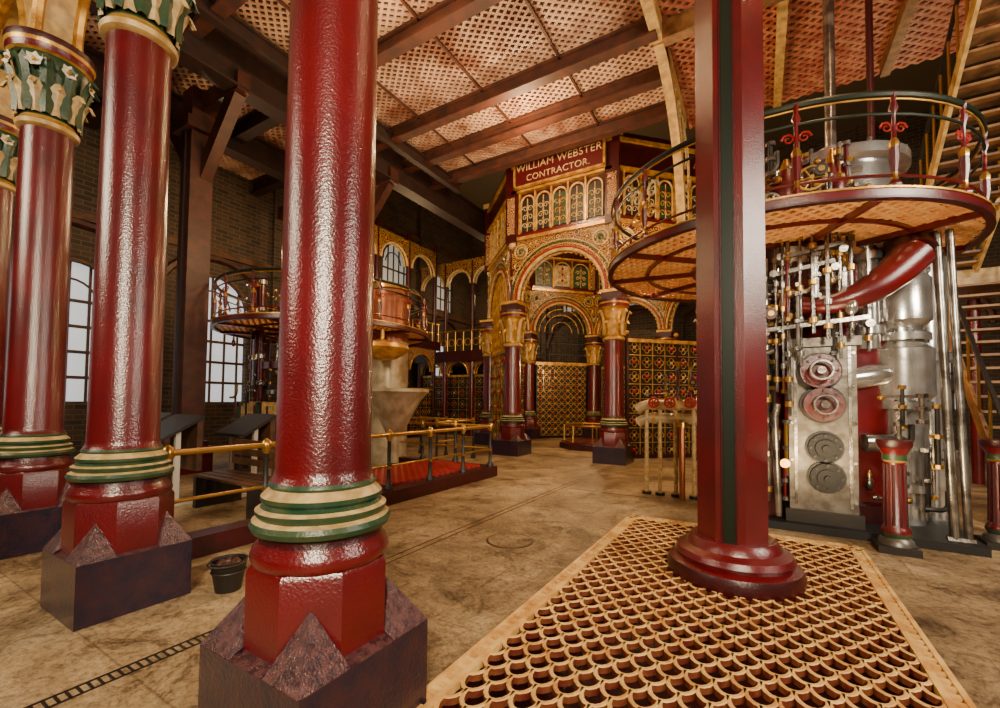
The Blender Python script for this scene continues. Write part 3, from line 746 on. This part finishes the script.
for z,y in ((.98,4.95),(.83,5.0)):
    b.tube([(-1.18,y,z-.06),(-1.12,y,z-.02),(-1.05,y,z),(-.35,y,z),(-.3,y,z-.05)],.055,'funnel',12)
    for x in (-1.0,-.75,-.5): b.cyl((x-.02,y,z),(x+.02,y,z),.064,'cream',12)
for x in (-1.08,-.94,-.78,-.6): b.cyl((x,4.97,.0),(x,4.97,.95),.022,'ivory',8); b.cyl((x,4.97,0),(x,4.97,.03),.05,'iron',10)
b.cyl((-.70,4.85,0),(-.70,4.85,.75),.03,'copper',8); b.cyl((-.70,4.85,.75),(-.70,4.85,.80),.06,'brass',12)
for x in (-.98,-.82,-.62): handwheel(b,(x,4.85,1.0),.05,'red_trim',(1,0),(0,1))
clutter(b,-1.1,-.5,4.9,5.2,.8,1.25,16,21)
b.done()

# ---------------------------------------------------------------- left railing around pit
b=MB('brass_pit_railing')
b.box(-3.18,-3.02,1.2,5.0,.0,.13,'red_dark'); b.box(-5.3,-3.18,4.9,5.05,0,.13,'red_dark')
for z,r in ((.66,.020),(.36,.012)):
    b.tube([(-3.1,1.05,z),(-3.1,4.95,z)],r,'brass',10); b.tube([(-3.1,4.97,z),(-5.2,4.97,z)],r,'brass',10)
for (x,y) in [(-3.1,1.25+.615*k) for k in range(7)]+[(-3.7-.6*k,4.97) for k in range(3)]:
    b.lathe(x,y,[(.045,.13,'iron'),(.045,.16),(.022,.19),(.018,.33,'brass'),(.032,.36,'iron'),(.018,.39),(.018,.6,'brass'),(.034,.64),(.038,.66),(.03,.69),(.008,.71)],'iron',10)
b.done()
b=MB('brass_pit_railing')
for z,r in ((.66,.02),(.36,.012)): b.tube([(-4.3,5.3,z),(-4.3,6.3,z),(-4.3,6.3,z)],r,'brass',8); b.tube([(-4.3,6.3,z),(-7,6.3,z)],r,'brass',8)
for (x,y) in [(-4.3,5.3+.5*k) for k in range(3)]+[(-4.9-.6*k,6.3) for k in range(4)]:
    b.lathe(x,y,[(.04,.0,'iron'),(.04,.04),(.02,.1),(.016,.6,'brass'),(.032,.64),(.03,.69),(.008,.71)],'iron',8)
b.done()
b=MB('red_pit_grating')
lattice_rect(b,-4.1,-3.2,3.2,4.88,.14,.075,.03,.03,'red_trim'); b.box(-4.12,-4.08,3.15,4.88,0,.16,'red'); b.box(-4.08,-3.2,3.13,3.18,0,.16,'red'); b.box(-4.08,-3.2,3.2,4.88,.005,.02,'black')
b.done(smooth=False)
b=MB('iron_bucket'); bx_,by_=-2.40,1.26; b.lathe(bx_,by_,[(.06,0,'iron'),(.085,.15),(.09,.155),(.08,.155),(.057,.02),(.001,.02)],'iron',18)
b.ring((bx_,by_,.10),.077,.006,'iron'); b.ring((bx_+.02,by_-.02,.15),.085,.005,'iron',n=14,k=5)
for k in range(7): b.ball((bx_+.04*math.cos(k*.9),by_+.04*math.sin(k*.9),.13),.025,'timber',6)
b.done()
def lectern(x,y,w=.45):
    b=MB('sloped_display_lectern')
    b.add([(x-w/2,y-.15,.60),(x+w/2,y-.15,.60),(x+w/2,y+.2,.80),(x-w/2,y+.2,.80),(x-w/2,y-.15,.63),(x+w/2,y-.15,.63),(x+w/2,y+.2,.83),(x-w/2,y+.2,.83)],
        [(0,3,2,1),(4,5,6,7),(0,1,5,4),(1,2,6,5),(2,3,7,6),(3,0,4,7)],'iron')
    b.box(x-w/2+.03,x+w/2-.03,y+.15,y+.2,.3,.8,'wood')
    for s_ in (-1,1): b.box(x+s_*w*.4-.02,x+s_*w*.4+.02,y-.02,y+.02,0.02,.68,'white'); b.box(x+s_*w*.4-.02,x+s_*w*.4+.02,y-.15,y+.18,0,.03,'white')
    b.done(smooth=False)
lectern(-4.9,1.95,.6); lectern(-4.75,2.6,.55); lectern(-4.95,3.15,.55); lectern(-5.9,2.1,.5)
b=MB('long_slatted_bench')
for k in range(4): b.box(-4.5,-3.5,2.0+k*.09,2.07+k*.09,.28,.30,'wood')
for k in range(3): b.box(-4.5,-3.5,2.36,2.38,.36+k*.09,.42+k*.09,'wood')
for x in (-4.45,-3.58): b.box(x,x+.05,2.0,2.38,0,.28,'iron'); b.box(x,x+.05,2.38,2.41,0,.62,'iron')
b.done(smooth=False)
b=MB('timber_post'); b.box(-6.77,-6.49,2.75,3.03,.35,CZ-.3,'timber'); b.box(-6.66,-6.60,2.72,2.75,.42,4.6,'beam'); b.box(-6.85,-6.41,2.67,3.11,0,.35,'red'); b.box(-6.81,-6.45,2.71,3.07,.35,.42,'red_dark'); b.box(-6.85,-6.41,2.67,3.11,4.6,4.75,'timber'); b.done(smooth=False)
b=MB('row_of_books'); 
rnd=random.Random(2)
for k in range(20):
    x=-6.35+k*.05; h=rnd.uniform(.16,.24); b.box(x,x+.04,3.35,3.55,.72,.72+h,rnd.choice(['red','ivory','green','red_dark','cream']))
b.box(-6.38,-5.3,3.3,3.6,.68,.72,'wood')
for x in (-6.35,-5.35): b.box(x-.03,x+.03,3.35,3.55,0,.68,'wood')
b.done(smooth=False)
# ---------------------------------------------------------------- left engine
b=MB('engine_cylinder')
cx,cy=-6.0,4.6
b.lathe(cx,cy,[(.6,0,'red_dark'),(.6,.2),(.45,.25,'white'),(.45,1.1,'brass'),(.48,1.12),(.48,1.18,'white'),(.45,1.2),(.45,1.95,'copper'),(.45,2.1,'copper'),(.40,2.12),(.40,2.65,'brass'),(.46,2.68),(.46,2.74,'copper'),(.1,2.85),(.1,3.0,'steel'),(.05,3.02),(.05,5.2)],'white',32)
b.lathe(cx+.95,cy+.4,[(.3,0,'funnel'),(.3,1.9,'copper'),(.3,2.7,'brass'),(.34,2.72),(.34,2.78)],'white',24)
for k,(dx,dy) in enumerate(((-.9,-.7),(-.75,-.8),(-.55,-.85),(-.35,-.9),(.2,-.85),(.45,-.8),(.75,-.7))):
    b.cyl((cx+dx,cy+dy,0),(cx+dx,cy+dy,2.8),.03,'red',8); 
    for z in (.7,1.2,1.6,2.3,2.7): b.cyl((cx+dx,cy+dy,z),(cx+dx,cy+dy,z+.06),.06,'steel' if k%2 else 'brass',10)
b.beam((cx-.9,cy-.75,1.5),(cx+.3,cy-.85,1.5),.06,.1,'red'); b.beam((cx-.9,cy-.75,1.1),(cx+.8,cy-.75,1.1),.06,.06,'steel')
b.lathe(cx+1.42,cy-.2,[(.001,1.55,'gold'),(.2,1.58),(.36,1.68),(.38,1.72),(.34,1.78),(.1,1.84),(.03,1.86),(.03,2.0)],'gold',24)
b.cyl((cx-.6,cy-.75,.0),(cx-.6,cy-.75,1.9),.12,'red',14); b.cyl((cx+.3,cy-.75,.0),(cx+.3,cy-.75,1.4),.14,'copper',14)
clutter(b,cx-1.0,cx+.9,cy-1.0,cy-.6,.6,1.9,60,31)
clutter(b,cx-1.0,cx+1.0,cy-.9,cy-.5,2.15,2.6,36,32)
b.done(parent=ENL)
b=MB('cream_hopper_funnel'); b.lathe(-4.33,4.42,[(.14,.0,'iron'),(.12,.1),(.06,.14,'funnel'),(.06,.50),(.12,.55),(.20,.72),(.34,.98),(.43,1.09),(.46,1.11),(.46,1.15),(.42,1.15),(.18,.75),(.001,.7)],'funnel',32); b.done()
b=MB('rear_gallery_balcony')
b.box(-8.9,-5.9,9.9,12.85,2.2,2.34,'wood'); b.box(-8.9,-5.9,9.86,9.92,2.1,2.4,'red_dark')
for k in range(11):
    x=-8.85+k*.28; b.cyl((x,9.95,2.36),(x,9.95,2.95),.02,'brass',6)
    b.ring((x+.14,9.95,2.65),.1,.012,'gold','v',12,4,d=(1,0))
b.cyl((-8.9,9.95,2.97),(-5.9,9.95,2.97),.03,'brass',8)
for x in (-8.8,-7.85,-6.9,-5.95):
    b.cyl((x,10.0,0),(x,10.0,2.2),.08,'red',12); b.cyl((x,10.0,2.34),(x,10.0,4.95),.06,'red_dark',10)
gold_screen(b,Vector((-8.8,10.05)),Vector((1,0)),Vector((0,1)),0,2.85,.1,1.7,.3)
for i in range(3): spandrel(b,(-8.8+i*.95,10.0),(-7.85+i*.95,10.0),4.3,5.0,.42,.1,'filigree','ivory',.03)
for i in range(3): spandrel(b,(-8.8+i*.95,10.0),(-7.85+i*.95,10.0),1.75,2.2,.36,.1,'filigree','gold',.02)
b.done()
b=MB('side_gallery_balcony')
b.box(-8.9,-7.9,6.2,9.8,2.5,2.6,'wood'); b.box(-7.95,-7.88,6.2,9.8,2.42,2.66,'red_dark')
for k in range(14):
    y=6.25+k*.27; b.cyl((-7.92,y,2.6),(-7.92,y,3.15),.016,'brass',6)
b.cyl((-7.92,6.2,3.16),(-7.92,9.8,3.16),.025,'brass',8); b.cyl((-7.92,6.2,2.9),(-7.92,9.8,2.9),.014,'brass',8)
for y in (6.3,7.4,8.5,9.6): b.cyl((-7.95,y,0),(-7.95,y,5.4),.06,'red_dark',10)
for i in range(3): spandrel(b,(-7.95,6.3+i*1.1),(-7.95,7.4+i*1.1),4.5,5.2,.46,.1,'filigree','ivory',.03)
for i in range(3): spandrel(b,(-7.95,6.3+i*1.1),(-7.95,7.4+i*1.1),1.8,2.42,.46,.1,'filigree_red','gold',.02)
for i in range(3): gold_screen(b,Vector((-7.95,6.36+i*1.1)),Vector((0,1)),Vector((1,0)),0,.98,.05,1.3,.25)
b.done()
b=MB('ornamental_iron_screen'); gold_screen(b,Vector((-.4,8.9)),Vector((1,0)),Vector((0,1)),0,2.0,.05,2.1,.25); b.done()

# ---------------------------------------------------------------- lights
def area(loc,tgt,size,power,col=(1,.82,.6),sy=None):  # unseen area lights without any fixture, brightening the hall
    l=bpy.data.lights.new('unseen_area_light','AREA'); l.energy=power; l.color=col; l.size=size
    if sy: l.shape='RECTANGLE'; l.size_y=sy
    o=bpy.data.objects.new('unseen_area_light',l); bpy.context.collection.objects.link(o)
    o.location=Vector(loc)*S; d=(Vector(tgt)-Vector(loc)); o.rotation_euler=d.to_track_quat('-Z','Y').to_euler()
def point(loc,power,r=.12,col=(1,.66,.32)):  # added point lights, no lamp fittings modelled around them
    l=bpy.data.lights.new('added_point_light','POINT'); l.energy=power; l.color=col; l.shadow_soft_size=r
    o=bpy.data.objects.new('added_point_light',l); bpy.context.collection.objects.link(o); o.location=Vector(loc)*S
area((1.6,-2.4,3.0),(-1.5,2.5,1),1.2,900,(1,.84,.60))
area((-4.5,-2.4,3.6),(-4,4,1.5),1.8,300,(1,.82,.58))
area((3.9,2.5,3.2),(.3,4.2,1.3),1.8,430,(1,.88,.70))
area((-3.3,4.3,3.3),(-3.3,4.8,5.5),3,190,(1,.70,.40))  # added uplight, brightens the ceiling lattice
area((.4,3.2,.5),(.3,4.2,2.4),.8,75,(1,.72,.38))  # added low uplight, brightens the gallery underside
for p,w in (((-3.0,5.6,4.9),260),((-3.0,9.5,4.6),320),((-3,9.5,1.9),170),((-6.9,7.5,3.9),190),((-7.6,3.8,3.6),90),((1.0,6.2,1.9),110),((-1.2,7.0,3.2),170),((2.0,9,4.0),110),((-3.2,3.0,5.0),120),((-7.0,11.5,4.2),150),((-1.5,5.4,2.6),160),((1.0,3.0,4.9),110),((-4.9,3.3,3.2),120)):
    point(p,w,.08)
w_=bpy.data.worlds.new('World'); sc.world=w_; w_.use_nodes=True
w_.node_tree.nodes['Background'].inputs[0].default_value=(.8,.85,.9,1); w_.node_tree.nodes['Background'].inputs[1].default_value=.8
# ---------------------------------------------------------------- camera
cam=bpy.data.cameras.new('camera'); co=bpy.data.objects.new('camera',cam); bpy.context.collection.objects.link(co)
cam.sensor_width=36; cam.lens=36*.435; cam.shift_y=.0318; cam.clip_start=.05
th=math.radians(30.9); ph=math.radians(2.0)
co.location=(0,0,S)
co.rotation_euler=(Matrix.Rotation(th,3,'Z')@Matrix.Rotation(pi/2+ph,3,'X')@Matrix.Rotation(math.radians(.6),3,'Z')).to_euler()
sc.camera=co
